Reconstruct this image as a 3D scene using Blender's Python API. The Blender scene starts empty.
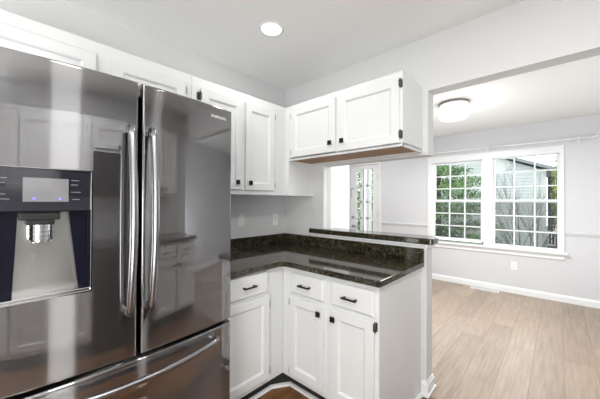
import bpy, bmesh, math, random
from mathutils import Vector, Matrix
random.seed(7)
SC = bpy.context.scene
COL = SC.collection
PI = math.pi

# ------------------------------------------------------------------ camera
YAW, PITCH, ROLL = 0.7446, 0.008, 0.0038
cy_, sy_ = math.cos(YAW), math.sin(YAW)
R0 = Vector((cy_, sy_, 0)); F0 = Vector((-sy_, cy_, 0)); U0 = Vector((0, 0, 1))
F1 = F0*math.cos(PITCH) + U0*math.sin(PITCH)
U1 = -F0*math.sin(PITCH) + U0*math.cos(PITCH)
RR = R0*math.cos(ROLL) + U1*math.sin(ROLL)
UU = -R0*math.sin(ROLL) + U1*math.cos(ROLL)
cam_data = bpy.data.cameras.new('camera')
cam = bpy.data.objects.new('camera', cam_data); COL.objects.link(cam)
cam_data.sensor_width = 36.0
cam_data.lens = 279.76/600*36
cam_data.clip_start = 0.02
m = Matrix.Identity(4)
for i in range(3):
    m[i][0] = RR[i]; m[i][1] = UU[i]; m[i][2] = -F1[i]
m[0][3], m[1][3], m[2][3] = 2.0552, -2.0053, 1.3251
cam.matrix_world = m
SC.camera = cam

# ------------------------------------------------------------------ view, world and lights
SC.view_settings.view_transform = 'Standard'
SC.view_settings.look = 'None'
SC.view_settings.gamma = 1.0
SC.view_settings.use_curve_mapping = False
SC.view_settings.exposure = 0.33
w = bpy.data.worlds.new('overcast_sky'); SC.world = w; w.use_nodes = True
bg = w.node_tree.nodes['Background']
bg.inputs['Color'].default_value = (0.93, 0.96, 1.0, 1)
bg.inputs['Strength'].default_value = 2.0

def area(name, loc, direction, sx, sy, power, color=(1, 1, 1), shape='RECTANGLE', spread=PI):
    l = bpy.data.lights.new(name, 'AREA'); l.shape = shape; l.size = sx
    if shape == 'RECTANGLE': l.size_y = sy
    l.energy = power; l.color = color; l.spread = spread
    o = bpy.data.objects.new(name, l); COL.objects.link(o)
    o.location = loc
    o.rotation_euler = Vector(direction).to_track_quat('-Z', 'Y').to_euler()
    return o
WARM = (1.0, 0.985, 0.955); COOL = (0.95, 0.975, 1.0)
# fill lights added out of view to brighten the rooms; no windows behind them
area('kitchen_fill_light', (2.72, -3.85, 1.15), (-0.5, 1, 0.8), 1.2, 1.9, 84, (1.0, 0.985, 0.965))
area('dining_fill_light', (3.72, 0.17, 1.1), (-0.3, 1, 0.62), 0.7, 1.7, 38, COOL)
area('entry_fill_light', (-0.70, 1.75, 2.43), (0, 0.25, -1), 0.14, 0.14, 9, WARM, 'DISK')  # unseen lamp added to brighten the glazed door leaf
# daylight entering through the pair of sash windows and the glazed door
area('sash_window_daylight', (1.25, 3.36, 1.4), (0.1, -1, 0.3), 1.7, 1.3, 17, COOL)
# recessed kitchen lamps
CANS = [(0.668, -0.784), (2.15, -0.95), (0.75, -3.1)]
for k, (x, y) in enumerate(CANS):
    area('recessed_lamp_light', (x, y, 2.452), (0, 0, -1), 0.13, 0.13, (2.2, 4.0, 4.0)[k], WARM, 'DISK')
area('ceiling_panel_light', (2.2, -1.90, 2.425), (0, 0, -1), 0.25, 0.25, 18, (1.0, 0.99, 0.975))
pl = bpy.data.lights.new('ceiling_drum_light', 'POINT'); pl.energy = 8.5; pl.color = WARM; pl.shadow_soft_size = 0.15
po = bpy.data.objects.new('ceiling_drum_light', pl); COL.objects.link(po); po.location = (1.19, 1.5, 2.10)
area('ceiling_drum_downlight', (1.19, 1.5, 2.262), (0, 0, -1), 0.26, 0.26, 37, WARM, 'DISK')

# ------------------------------------------------------------------ materials
def mat(name, color, rough=0.5, metal=0.0, spec=0.5, coat=0.0, bump=None, noise=None, emit=None):
    m = bpy.data.materials.new(name); m.use_nodes = True
    nt = m.node_tree; b = nt.nodes['Principled BSDF']
    b.inputs['Base Color'].default_value = (*color, 1)
    b.inputs['Roughness'].default_value = rough
    b.inputs['Metallic'].default_value = metal
    b.inputs['Specular IOR Level'].default_value = spec
    b.inputs['Coat Weight'].default_value = coat
    tc = nt.nodes.new('ShaderNodeTexCoord')
    if bump:
        n = nt.nodes.new('ShaderNodeTexNoise'); n.inputs['Scale'].default_value = bump[0]
        n.inputs['Detail'].default_value = 4
        bp = nt.nodes.new('ShaderNodeBump'); bp.inputs['Strength'].default_value = bump[1]
        bp.inputs['Distance'].default_value = 0.002
        nt.links.new(tc.outputs['Object'], n.inputs['Vector'])
        nt.links.new(n.outputs['Fac'], bp.inputs['Height']); nt.links.new(bp.outputs['Normal'], b.inputs['Normal'])
    if noise:
        n = nt.nodes.new('ShaderNodeTexNoise'); n.inputs['Scale'].default_value = noise[0]
        n.inputs['Detail'].default_value = 5
        r = nt.nodes.new('ShaderNodeValToRGB')
        r.color_ramp.elements[0].color = (*color, 1); r.color_ramp.elements[1].color = (*noise[1], 1)
        r.color_ramp.elements[0].position = 0.35; r.color_ramp.elements[1].position = 0.65
        nt.links.new(tc.outputs['Object'], n.inputs['Vector'])
        nt.links.new(n.outputs['Fac'], r.inputs['Fac']); nt.links.new(r.outputs['Color'], b.inputs['Base Color'])
    if emit:
        b.inputs['Emission Color'].default_value = (*emit[0], 1); b.inputs['Emission Strength'].default_value = emit[1]
    return m

M = {}
M['wall'] = mat('wall_paint_light_grey', (0.66, 0.67, 0.675), 0.6, bump=(180, 0.08))
M['wall_dining'] = mat('dining_wall_paint', (0.64, 0.65, 0.675), 0.6, bump=(180, 0.08))
M['ceiling'] = mat('ceiling_paint', (0.875, 0.885, 0.875), 0.8, bump=(90, 0.1))
M['trim'] = mat('white_trim_gloss', (0.80, 0.815, 0.83), 0.35)
M['cab'] = mat('white_cabinet_paint', (0.70, 0.715, 0.72), 0.33, bump=(60, 0.05))
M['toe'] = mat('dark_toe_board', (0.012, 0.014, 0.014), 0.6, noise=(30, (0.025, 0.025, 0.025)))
M['black'] = mat('black_metal_hardware', (0.022, 0.02, 0.018), 0.38, 0.6)
M['hinge'] = mat('aged_dark_hinge', (0.11, 0.105, 0.09), 0.4, 0.7)
M['hinge_light'] = mat('painted_hinge', (0.33, 0.33, 0.32), 0.45, 0.4)
M['blackgap'] = mat('black_gasket', (0.008, 0.008, 0.009), 0.6)
M['navy'] = mat('dispenser_dark_plastic', (0.005, 0.005, 0.013), 0.3, spec=0.25)
M['glossblack'] = mat('control_panel_gloss', (0.018, 0.018, 0.026), 0.07, spec=0.7, coat=0.5)
M['display'] = mat('display_window', (0.20, 0.20, 0.21), 0.12, coat=0.6)
M['blue'] = mat('blue_indicator', (0.02, 0.02, 0.3), 0.3, emit=((0.13, 0.1, 1.0), 3.0))
M['silver'] = mat('polished_steel', (0.72, 0.72, 0.73), 0.16, 1.0)
M['letter'] = mat('silver_lettering', (0.75, 0.75, 0.76), 0.35, 0.5)
M['plastic'] = mat('white_switch_plastic', (0.86, 0.86, 0.85), 0.4)
M['slot'] = mat('dark_slot', (0.05, 0.05, 0.05), 0.6)
M['rim'] = mat('brushed_lamp_rim', (0.30, 0.28, 0.26), 0.4, 0.7)
M['lamp'] = mat('lit_lamp_lens', (1, 1, 1), 0.5, emit=((1, 0.98, 0.95), 4.0))
M['shade'] = mat('lit_white_shade', (0.9, 0.9, 0.88), 0.5, emit=((1.0, 0.98, 0.95), 0.38))
M['fridge_side'] = mat('dark_grey_side', (0.10, 0.10, 0.11), 0.4, 0.3)
M['brass'] = mat('dull_nickel', (0.40, 0.40, 0.42), 0.3, 1.0)
M['appliance'] = mat('dark_glass_appliance', (0.03, 0.03, 0.035), 0.12)
M['bark'] = mat('grey_brown_bark', (0.055, 0.045, 0.04), 0.9, noise=(20, (0.12, 0.10, 0.085)))
M['needle'] = mat('conifer_green', (0.03, 0.085, 0.035), 0.6, noise=(3.2, (0.30, 0.46, 0.17)))
M['leaf'] = mat('yellow_green_leaf', (0.16, 0.27, 0.04), 0.6, noise=(2.2, (0.40, 0.50, 0.12)))
M['hedge'] = mat('dark_hedge_leaf', (0.02, 0.045, 0.03), 0.7, noise=(1.3, (0.06, 0.12, 0.06)))
M['lawn'] = mat('winter_lawn', (0.07, 0.12, 0.06), 0.9, noise=(2.0, (0.16, 0.20, 0.10)))
M['porchwhite'] = mat('porch_white', (0.75, 0.76, 0.76), 0.6)
M['porchdark'] = mat('porch_dark', (0.035, 0.035, 0.04), 0.7)
M['roofgrey'] = mat('grey_roof_edge', (0.32, 0.34, 0.35), 0.7)

def nodes_of(m):
    m.use_nodes = True
    return m.node_tree, m.node_tree.nodes['Principled BSDF']

def wood_floor(name, dark, light, rough, row=0.127, seamk=0.45):
    m = bpy.data.materials.new(name); nt, b = nodes_of(m)
    tc = nt.nodes.new('ShaderNodeTexCoord')
    mp = nt.nodes.new('ShaderNodeMapping'); mp.inputs['Rotation'].default_value = (0, 0, PI/2)
    nt.links.new(tc.outputs['Object'], mp.inputs['Vector'])
    br = nt.nodes.new('ShaderNodeTexBrick')
    br.inputs['Color1'].default_value = (0, 0, 0, 1); br.inputs['Color2'].default_value = (1, 1, 1, 1)
    br.inputs['Mortar'].default_value = (0.5, 0.5, 0.5, 1)
    br.inputs['Scale'].default_value = 1.0; br.inputs['Brick Width'].default_value = 1.25
    br.inputs['Row Height'].default_value = row; br.inputs['Mortar Size'].default_value = 0.0016
    br.offset = 0.37
    nt.links.new(mp.outputs['Vector'], br.inputs['Vector'])
    mp2 = nt.nodes.new('ShaderNodeMapping'); mp2.inputs['Scale'].default_value = (14, 0.9, 1)
    nt.links.new(tc.outputs['Object'], mp2.inputs['Vector'])
    n = nt.nodes.new('ShaderNodeTexNoise'); n.inputs['Scale'].default_value = 3.0; n.inputs['Detail'].default_value = 8
    n.inputs['Roughness'].default_value = 0.65
    nt.links.new(mp2.outputs['Vector'], n.inputs['Vector'])
    mx = nt.nodes.new('ShaderNodeMath'); mx.operation = 'MULTIPLY_ADD'; mx.inputs[1].default_value = 0.30
    nt.links.new(br.outputs['Color'], mx.inputs[0]); nt.links.new(n.outputs['Fac'], mx.inputs[2])
    r = nt.nodes.new('ShaderNodeValToRGB')
    r.color_ramp.elements[0].position = 0.34; r.color_ramp.elements[0].color = (*dark, 1)
    r.color_ramp.elements[1].position = 0.98; r.color_ramp.elements[1].color = (*light, 1)
    nt.links.new(mx.outputs[0], r.inputs['Fac'])
    seam = nt.nodes.new('ShaderNodeMixRGB'); seam.inputs['Color2'].default_value = (dark[0]*seamk, dark[1]*seamk, dark[2]*seamk, 1)
    nt.links.new(br.outputs['Fac'], seam.inputs['Fac']); nt.links.new(r.outputs['Color'], seam.inputs['Color1'])
    nt.links.new(seam.outputs['Color'], b.inputs['Base Color'])
    b.inputs['Roughness'].default_value = rough
    bp = nt.nodes.new('ShaderNodeBump'); bp.inputs['Strength'].default_value = 0.15; bp.inputs['Distance'].default_value = 0.001
    nt.links.new(n.outputs['Fac'], bp.inputs['Height']); nt.links.new(bp.outputs['Normal'], b.inputs['Normal'])
    return m
M['floor_kitchen'] = wood_floor('kitchen_oak_planks', (0.05, 0.021, 0.009), (0.33, 0.155, 0.06), 0.38)
M['floor_dining'] = wood_floor('dining_pale_planks', (0.21, 0.155, 0.112), (0.43, 0.34, 0.262), 0.33, 0.19, 0.86)

def granite():
    m = bpy.data.materials.new('dark_green_granite'); nt, b = nodes_of(m)
    tc = nt.nodes.new('ShaderNodeTexCoord')
    v = nt.nodes.new('ShaderNodeTexVoronoi'); v.inputs['Scale'].default_value = 300
    nt.links.new(tc.outputs['Object'], v.inputs['Vector'])
    sp = nt.nodes.new('ShaderNodeSeparateColor'); nt.links.new(v.outputs['Color'], sp.inputs['Color'])
    r = nt.nodes.new('ShaderNodeValToRGB'); cr = r.color_ramp
    cr.elements[0].position = 0.0; cr.elements[0].color = (0.013, 0.013, 0.010, 1)
    cr.elements[1].position = 1.0; cr.elements[1].color = (0.30, 0.26, 0.16, 1)
    for p, c in ((0.60, (0.022, 0.020, 0.012, 1)), (0.84, (0.055, 0.047, 0.028, 1)), (0.95, (0.22, 0.20, 0.14, 1))):
        e = cr.elements.new(p); e.color = c
    nt.links.new(sp.outputs[0], r.inputs['Fac'])
    n = nt.nodes.new('ShaderNodeTexNoise'); n.inputs['Scale'].default_value = 22; n.inputs['Detail'].default_value = 6
    nt.links.new(tc.outputs['Object'], n.inputs['Vector'])
    mm = nt.nodes.new('ShaderNodeMixRGB'); mm.blend_type = 'MULTIPLY'; mm.inputs['Fac'].default_value = 0.8
    r2 = nt.nodes.new('ShaderNodeValToRGB'); r2.color_ramp.elements[0].position = .35; r2.color_ramp.elements[1].position = .62
    r2.color_ramp.elements[0].color = (.35, .35, .35, 1); r2.color_ramp.elements[1].color = (1.15, 1.12, 1.05, 1)
    nt.links.new(n.outputs['Fac'], r2.inputs['Fac'])
    nt.links.new(r.outputs['Color'], mm.inputs['Color1']); nt.links.new(r2.outputs['Color'], mm.inputs['Color2'])
    nt.links.new(mm.outputs['Color'], b.inputs['Base Color'])
    b.inputs['Roughness'].default_value = 0.07
    b.inputs['Specular IOR Level'].default_value = 0.6
    return m
M['granite'] = granite()

def raw_wood():
    m = bpy.data.materials.new('raw_cabinet_underside_wood'); nt, b = nodes_of(m)
    tc = nt.nodes.new('ShaderNodeTexCoord')
    mp = nt.nodes.new('ShaderNodeMapping'); mp.inputs['Scale'].default_value = (2, 30, 2)
    nt.links.new(tc.outputs['Object'], mp.inputs['Vector'])
    n = nt.nodes.new('ShaderNodeTexNoise'); n.inputs['Scale'].default_value = 2.5; n.inputs['Detail'].default_value = 6
    nt.links.new(mp.outputs['Vector'], n.inputs['Vector'])
    r = nt.nodes.new('ShaderNodeValToRGB')
    r.color_ramp.elements[0].color = (0.20, 0.095, 0.035, 1); r.color_ramp.elements[1].color = (0.50, 0.29, 0.14, 1)
    r.color_ramp.elements[0].position = .3; r.color_ramp.elements[1].position = .7
    nt.links.new(n.outputs['Fac'], r.inputs['Fac']); nt.links.new(r.outputs['Color'], b.inputs['Base Color'])
    b.inputs['Roughness'].default_value = 0.6
    return m
M['rawwood'] = raw_wood()

def steel(name, col, r1, r2, mixf):
    """black stainless: a clear mirror-like layer over horizontally brushed metal"""
    m = bpy.data.materials.new(name); m.use_nodes = True; nt = m.node_tree
    nt.nodes.remove(nt.nodes['Principled BSDF']); out = nt.nodes['Material Output']
    tc = nt.nodes.new('ShaderNodeTexCoord')
    mp = nt.nodes.new('ShaderNodeMapping'); mp.inputs['Scale'].default_value = (3, 3, 420)
    n = nt.nodes.new('ShaderNodeTexNoise'); n.inputs['Scale'].default_value = 1.0; n.inputs['Detail'].default_value = 3
    nt.links.new(tc.outputs['Object'], mp.inputs['Vector']); nt.links.new(mp.outputs['Vector'], n.inputs['Vector'])
    a = nt.nodes.new('ShaderNodeBsdfAnisotropic'); a.inputs['Color'].default_value = (*col, 1)
    a.inputs['Roughness'].default_value = r1
    g = nt.nodes.new('ShaderNodeBsdfAnisotropic'); g.inputs['Color'].default_value = (*col, 1)
    g.inputs['Roughness'].default_value = r2; g.inputs['Anisotropy'].default_value = 0.98
    tg = nt.nodes.new('ShaderNodeTangent'); tg.direction_type = 'RADIAL'; tg.axis = 'Z'
    nt.links.new(tg.outputs['Tangent'], g.inputs['Tangent'])
    bp = nt.nodes.new('ShaderNodeBump'); bp.inputs['Strength'].default_value = 0.05; bp.inputs['Distance'].default_value = 0.0003
    nt.links.new(n.outputs['Fac'], bp.inputs['Height']); nt.links.new(bp.outputs['Normal'], g.inputs['Normal'])
    mx = nt.nodes.new('ShaderNodeMixShader'); mx.inputs['Fac'].default_value = mixf
    nt.links.new(a.outputs[0], mx.inputs[1]); nt.links.new(g.outputs[0], mx.inputs[2])
    nt.links.new(mx.outputs[0], out.inputs['Surface'])
    return m
M['steel'] = steel('dark_stainless_steel', (0.36, 0.357, 0.365), 0.015, 0.6, 0.42)
M['steelback'] = mat('dispenser_steel_back', (0.62, 0.61, 0.59), 0.22, 0.9)
M['handle'] = mat('satin_handle_steel', (0.34, 0.34, 0.36), 0.27, 1.0)

def glass():
    m = bpy.data.materials.new('window_glass'); m.use_nodes = True; nt = m.node_tree
    nt.nodes.remove(nt.nodes['Principled BSDF']); out = nt.nodes['Material Output']
    t = nt.nodes.new('ShaderNodeBsdfTransparent'); t.inputs['Color'].default_value = (0.95, 0.97, 0.97, 1)
    g = nt.nodes.new('ShaderNodeBsdfGlossy'); g.inputs['Roughness'].default_value = 0.02
    lw = nt.nodes.new('ShaderNodeFresnel'); lw.inputs['IOR'].default_value = 1.25
    mx = nt.nodes.new('ShaderNodeMixShader')
    nt.links.new(lw.outputs[0], mx.inputs[0]); nt.links.new(t.outputs[0], mx.inputs[1]); nt.links.new(g.outputs[0], mx.inputs[2])
    nt.links.new(mx.outputs[0], out.inputs['Surface'])
    return m
M['glass'] = glass()

def siding():
    m = bpy.data.materials.new('pale_lap_siding'); nt, b = nodes_of(m)
    tc = nt.nodes.new('ShaderNodeTexCoord'); s = nt.nodes.new('ShaderNodeSeparateXYZ')
    nt.links.new(tc.outputs['Object'], s.inputs[0])
    f = nt.nodes.new('ShaderNodeMath'); f.operation = 'MODULO'; f.inputs[1].default_value = 0.115
    ad = nt.nodes.new('ShaderNodeMath'); ad.operation = 'ADD'; ad.inputs[1].default_value = 20
    nt.links.new(s.outputs[2], ad.inputs[0]); nt.links.new(ad.outputs[0], f.inputs[0])
    r = nt.nodes.new('ShaderNodeValToRGB')
    r.color_ramp.elements[0].position = 0.008; r.color_ramp.elements[0].color = (0.52, 0.56, 0.57, 1)
    r.color_ramp.elements[1].position = 0.022; r.color_ramp.elements[1].color = (0.76, 0.79, 0.79, 1)
    nt.links.new(f.outputs[0], r.inputs['Fac']); nt.links.new(r.outputs['Color'], b.inputs['Base Color'])
    b.inputs['Roughness'].default_value = 0.7
    return m
M['siding'] = siding()

def screen():
    m = bpy.data.materials.new('insect_screen_mesh'); m.use_nodes = True; nt = m.node_tree
    b = nt.nodes['Principled BSDF']; out = nt.nodes['Material Output']
    b.inputs['Base Color'].default_value = (0.06, 0.06, 0.06, 1)
    t = nt.nodes.new('ShaderNodeBsdfTransparent')
    mx = nt.nodes.new('ShaderNodeMixShader'); mx.inputs[0].default_value = 0.26
    nt.links.new(t.outputs[0], mx.inputs[1]); nt.links.new(b.outputs[0], mx.inputs[2])
    nt.links.new(mx.outputs[0], out.inputs['Surface'])
    return m
M['screen'] = screen()

# ------------------------------------------------------------------ mesh helpers
class MB:
    """collects shapes and links them as ONE mesh object"""
    def __init__(self): self.bm = bmesh.new(); self.mats = []; self.cur = 0
    def use(self, m):
        if m not in self.mats: self.mats.append(m)
        self.cur = self.mats.index(m); return self
    def face(self, vs, smooth=False):
        try:
            f = self.bm.faces.new(vs); f.material_index = self.cur; f.smooth = smooth; return f
        except ValueError: return None
    def box(self, x0, x1, y0, y1, z0, z1, bev=0.0, seg=2):
        bm2 = bmesh.new(); bmesh.ops.create_cube(bm2, size=1.0)
        for v in bm2.verts:
            v.co = Vector(((x0+x1)/2+v.co.x*(x1-x0), (y0+y1)/2+v.co.y*(y1-y0), (z0+z1)/2+v.co.z*(z1-z0)))
        if bev > 0:
            bmesh.ops.bevel(bm2, geom=bm2.edges[:], offset=bev, segments=seg, profile=0.5, affect='EDGES')
        self.merge(bm2); return self
    def merge(self, bm2, mtx=None, smooth=False):
        vm = {}
        for v in bm2.verts:
            vm[v] = self.bm.verts.new(mtx @ v.co if mtx else v.co)
        for f in bm2.faces: self.face([vm[v] for v in f.verts], smooth)
        bm2.free()
    def prism(self, pts, a0, a1, axis='z', bev=0.0, seg=3, only_long=False):
        """polygon extruded along an axis; axis z: pts=(x,y), axis y: pts=(x,z), axis x: pts=(y,z)"""
        def mk(p, a):
            return Vector({'z': (p[0], p[1], a), 'y': (p[0], a, p[1]), 'x': (a, p[0], p[1])}[axis])
        bm2 = bmesh.new()
        lo = [bm2.verts.new(mk(p, a0)) for p in pts]; hi = [bm2.verts.new(mk(p, a1)) for p in pts]
        n = len(pts); bm2.faces.new(lo[::-1]); bm2.faces.new(hi)
        for i in range(n): bm2.faces.new([lo[i], lo[(i+1) % n], hi[(i+1) % n], hi[i]])
        bmesh.ops.recalc_face_normals(bm2, faces=bm2.faces[:])
        if bev > 0: bmesh.ops.bevel(bm2, geom=bm2.edges[:], offset=bev, segments=seg, profile=0.5, affect='EDGES')
        self.merge(bm2); return self
    def tube(self, pts, r, n=12, cap=True, flat=1.0, up=None):
        """tube along points; r a number or a list; flat squeezes the section"""
        rings = []; P = [Vector(p) for p in pts]
        for i, p in enumerate(P):
            d = (P[min(i+1, len(P)-1)] - P[max(i-1, 0)]).normalized()
            u = Vector(up) if up else (Vector((0, 0, 1)) if abs(d.z) < 0.9 else Vector((1, 0, 0)))
            a = d.cross(u).normalized(); b2 = a.cross(d).normalized()
            rr = r[i] if isinstance(r, (list, tuple)) else r
            rings.append([self.bm.verts.new(p + a*math.cos(2*PI*k/n)*rr + b2*math.sin(2*PI*k/n)*rr*flat) for k in range(n)])
        for i in range(len(rings)-1):
            for k in range(n):
                self.face([rings[i][k], rings[i][(k+1) % n], rings[i+1][(k+1) % n], rings[i+1][k]], True)
        if cap: self.face(rings[0][::-1]); self.face(rings[-1])
        return self
    def lathe(self, cx, cy, prof, n=32):
        """profile (r, z) turned about a vertical axis"""
        rings = []
        for r, z in prof:
            if r < 1e-6: rings.append([self.bm.verts.new((cx, cy, z))])
            else: rings.append([self.bm.verts.new((cx+r*math.cos(2*PI*k/n), cy+r*math.sin(2*PI*k/n), z)) for k in range(n)])
        for a, b2 in zip(rings, rings[1:]):
            for k in range(n):
                if len(a) == 1: self.face([a[0], b2[(k+1) % n], b2[k]], True)
                elif len(b2) == 1: self.face([a[k], a[(k+1) % n], b2[0]], True)
                else: self.face([a[k], a[(k+1) % n], b2[(k+1) % n], b2[k]], True)
        return self
    def build(self, name, material=None, parent=None, recalc=True):
        me = bpy.data.meshes.new(name)
        if recalc: bmesh.ops.recalc_face_normals(self.bm, faces=self.bm.faces[:])
        self.bm.to_mesh(me); self.bm.free()
        for mm in (self.mats or [material]): me.materials.append(mm)
        o = bpy.data.objects.new(name, me); COL.objects.link(o)
        if parent: o.parent = parent
        return o

def tag(o, label=None, cat=None, group=None, kind=None):
    if label: o['label'] = label
    if cat: o['category'] = cat
    if group: o['group'] = group
    if kind: o['kind'] = kind
    return o
def empty(name, loc=(0, 0, 0), rz=0.0):
    o = bpy.data.objects.new(name, None); COL.objects.link(o); o.location = loc; o.rotation_euler = (0, 0, rz)
    o.empty_display_size = 0.1
    return o
def struct(name, mb, m, parent=None):
    o = mb.build(name, m, parent)
    if not parent: o['kind'] = 'structure'
    return o

# ------------------------------------------------------------------ the setting
H = 2.4655; HD = 2.45; WT = 0.1116
XE = 3.2          # kitchen wall opposite the refrigerator
YB = -4.2         # kitchen wall behind the camera
YC = 3.132        # dining wall with the pair of windows
XD0, XD1 = -1.42, 4.2
struct('floor_kitchen', MB().box(-0.12, XE+0.1, YB-0.1, 0.02, -0.1, 0.0), M['floor_kitchen'])
struct('floor_dining', MB().box(XD0-0.12, XD1+0.1, 0.02, YC+0.12, -0.1, 0.0), M['floor_dining'])
struct('ceiling_kitchen', MB().box(-0.12, XE+0.1, YB-0.1, 0.0, H, H+0.1), M['ceiling'])
struct('ceiling_dining', MB().box(XD0-0.12, XD1+0.1, WT, YC+0.12, HD, HD+0.1), M['ceiling'])
struct('wall_left', MB().box(-0.12, 0.0, YB, 0.0, 0.0, H), M['wall'])
struct('wall_right', MB().box(XE, XE+0.1, YB, 0.0, 0.0, H), M['wall'])
# wall between kitchen and dining room: pass-through over the bar, wide opening to the right
JX, PX, PK = 0.496, 1.401, 1.391
ZK, ZU, ZH = 1.036, 1.652, 2.093
b = MB().prism([(XD0-0.12, 0.0), (PK, 0.0), (PK, ZK), (JX, ZK), (JX, ZU), (PX, ZU), (PX, ZH), (XE, ZH), (XE, 0.0),
                (XD1+0.1, 0.0), (XD1+0.1, H+.1), (XD0-0.12, H+.1)], 0.0, WT, 'y')
struct('wall_back', b, M['wall'])
# wall behind the camera
b = MB().prism([(-0.12, 0), (XE+0.1, 0), (XE+0.1, H), (-0.12, H)], YB-0.1, YB, 'y')
struct('wall_front', b, M['wall'])
# dining walls
struct('wall_entry', MB().box(XD0-0.12, XD0, WT, YC, 0, HD), M['wall_dining'])
struct('wall_dining_left', MB().box(-0.12, 0, WT, 1.20, 0, HD), M['wall_dining'])
struct('wall_dining_right', MB().box(XD1, XD1+0.1, WT, YC, 0, HD), M['wall_dining'])
WX0, WX1, WZ0, WZ1 = 0.436, 2.092, 0.655, 2.044           # rough opening of the window pair
DX0, DX1, DZ1 = -1.225, -0.560, 2.085                    # rough opening of the door
b = MB()
for x0, x1, z0, z1 in ((XD0-0.12, DX0, 0, HD), (DX0, DX1, DZ1, HD), (DX1, WX0, 0, HD), (WX0, WX1, 0, WZ0), (WX0, WX1, WZ1, HD), (WX1, XD1+0.1, 0, HD)):
    b.box(x0, x1, YC, YC+0.14, z0, z1)
bmesh.ops.remove_doubles(b.bm, verts=b.bm.verts[:], dist=1e-5)
struct('wall_dining_back', b, M['wall_dining'])
# baseboards
def base_profile(d0, sgn, hgt=0.095, th=0.014):
    return [(d0, 0), (d0+sgn*th, 0), (d0+sgn*th, hgt*0.72), (d0+sgn*th*0.45, hgt*0.9), (d0+sgn*th*0.35, hgt), (d0, hgt)]
struct('baseboard_dining_back', MB().prism(base_profile(YC, -1), DX1+0.09, XD1, 'x').prism(base_profile(YC, -1), XD0, DX0-0.08, 'x'), M['trim'])
b = MB().prism([(p[0], p[1]) for p in base_profile(XD1, -1)], WT, YC, 'y')
struct('baseboard_dining_right', b, M['trim'])
struct('baseboard_entry', MB().prism(base_profile(XD0, 1), WT, YC, 'y'), M['trim'])
struct('baseboard_dining_left', MB().prism(base_profile(0.0, 1), WT, 1.20, 'y'), M['trim'])
# baseboard wrapping the end of the bar wall, stacked with a shoe
b = MB()
b.box(1.356, PK+0.014, -0.016, WT+0.016, 0.0, 0.085, 0.004)
b.box(1.356, PK+0.023, -0.026, WT+0.026, 0.0, 0.022, 0.004)
b.box(1.356, PK+0.009, -0.010, WT+0.010, 0.083, 0.100, 0.003)
struct('baseboard_bar_wall', b, M['trim'])
# chair rail
b = MB()
rail = [(YC, 0.885), (YC-0.012, 0.889), (YC-0.014, 0.905), (YC-0.022, 0.915), (YC-0.022, 0.927), (YC-0.008, 0.936), (YC, 0.938)]
b.prism(rail, DX1+0.085, 0.375, 'x'); b.prism(rail, 2.125, XD1, 'x')
struct('trim_1', b, M['wall_dining'])
# trim around the pass-through left edge and under the bar top
b = MB()
b.box(JX-0.004, JX+0.006, -0.003, 0.042, 1.082, ZU-0.006, 0.003)
struct('trim_2', b, M['trim'])
b = MB()
b.prism([(-0.001, 0.985), (-0.008, 0.990), (-0.010, 1.012), (-0.020, 1.024), (-0.024, ZK), (-0.001, ZK)], 0.36, PK, 'x')
b.box(PK, PK+0.014, -0.024, WT+0.02, 1.010, ZK, 0.003)
b.prism([(WT, 1.0), (WT+0.012, 1.012), (WT+0.02, ZK), (WT, ZK)], JX, PK, 'x')
struct('trim_3', b, M['trim'])

# ---------------- the pair of sash windows
def sash_window(name, x0, x1, z0, z1, zm):
    root = empty(name, ((x0+x1)/2, YC+0.06, z0)); tag(root, kind='structure')
    ox, oy, oz = root.location
    def part(nm, mb, m, par=None):
        o = mb.build(nm, m); o.parent = par or root
        if not par: o.location = (-ox, -oy, -oz)
        return o
    fr = MB(); t = 0.022
    fr.box(x0-0.045, x0-0.020, YC+0.0, YC+0.12, z0-0.04, z1+0.035)
    fr.box(x1+0.020, x1+0.045, YC+0.0, YC+0.12, z0-0.04, z1+0.035)
    fr.box(x0-0.045, x1+0.045, YC+0.0, YC+0.12, z1+0.020, z1+0.045)
    fr.box(x0-0.045, x1+0.045, YC+0.0, YC+0.12, z0-0.04, z0-0.020)
    part('frame', fr, M['trim'])
    for nm, za, zb, yo in (('upper_sash', zm, z1, 0.085), ('lower_sash', z0, zm, 0.045)):
        s = MB(); y0, y1 = YC+yo, YC+yo+0.035
        s.box(x0-0.024, x0, y0, y1, za-0.02, zb+0.02, 0.003); s.box(x1, x1+0.024, y0, y1, za-0.02, zb+0.02, 0.003)
        s.box(x0, x1, y0, y1, zb-0.006, zb+0.022, 0.003); s.box(x0, x1, y0, y1, za-0.022, za+0.006, 0.003)
        so = part(nm, s, M['trim'])
        mu = MB()
        for k in (1, 2):
            xx = x0+(x1-x0)*k/3; zz = za+(zb-za)*k/3
            mu.box(xx-0.008, xx+0.008, y0+0.006, y1-0.006, za, zb); mu.box(x0, x1, y0+0.006, y1-0.006, zz-0.008, zz+0.008)
        part('muntin', mu, M['trim'], so)
        part('glass', MB().box(x0, x1, y0+0.016, y0+0.019, za, zb), M['glass'], so)
    b_ = MB()
    b_.box(x0, x1, YC+0.126, YC+0.128, z0, zm)
    part('insect_screen', b_, M['screen'])
    lk = MB().box((x0+x1)/2-0.02, (x0+x1)/2+0.02, YC+0.03, YC+0.046, zm+0.0, zm+0.016, 0.004)
    part('sash_lock', lk, M['trim'])
    return root
sash_window('window_1', 0.480, 1.160, 0.728, 1.976, 1.347)
sash_window('window_2', 1.342, 2.048, 0.690, 2.000, 1.347)
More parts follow.
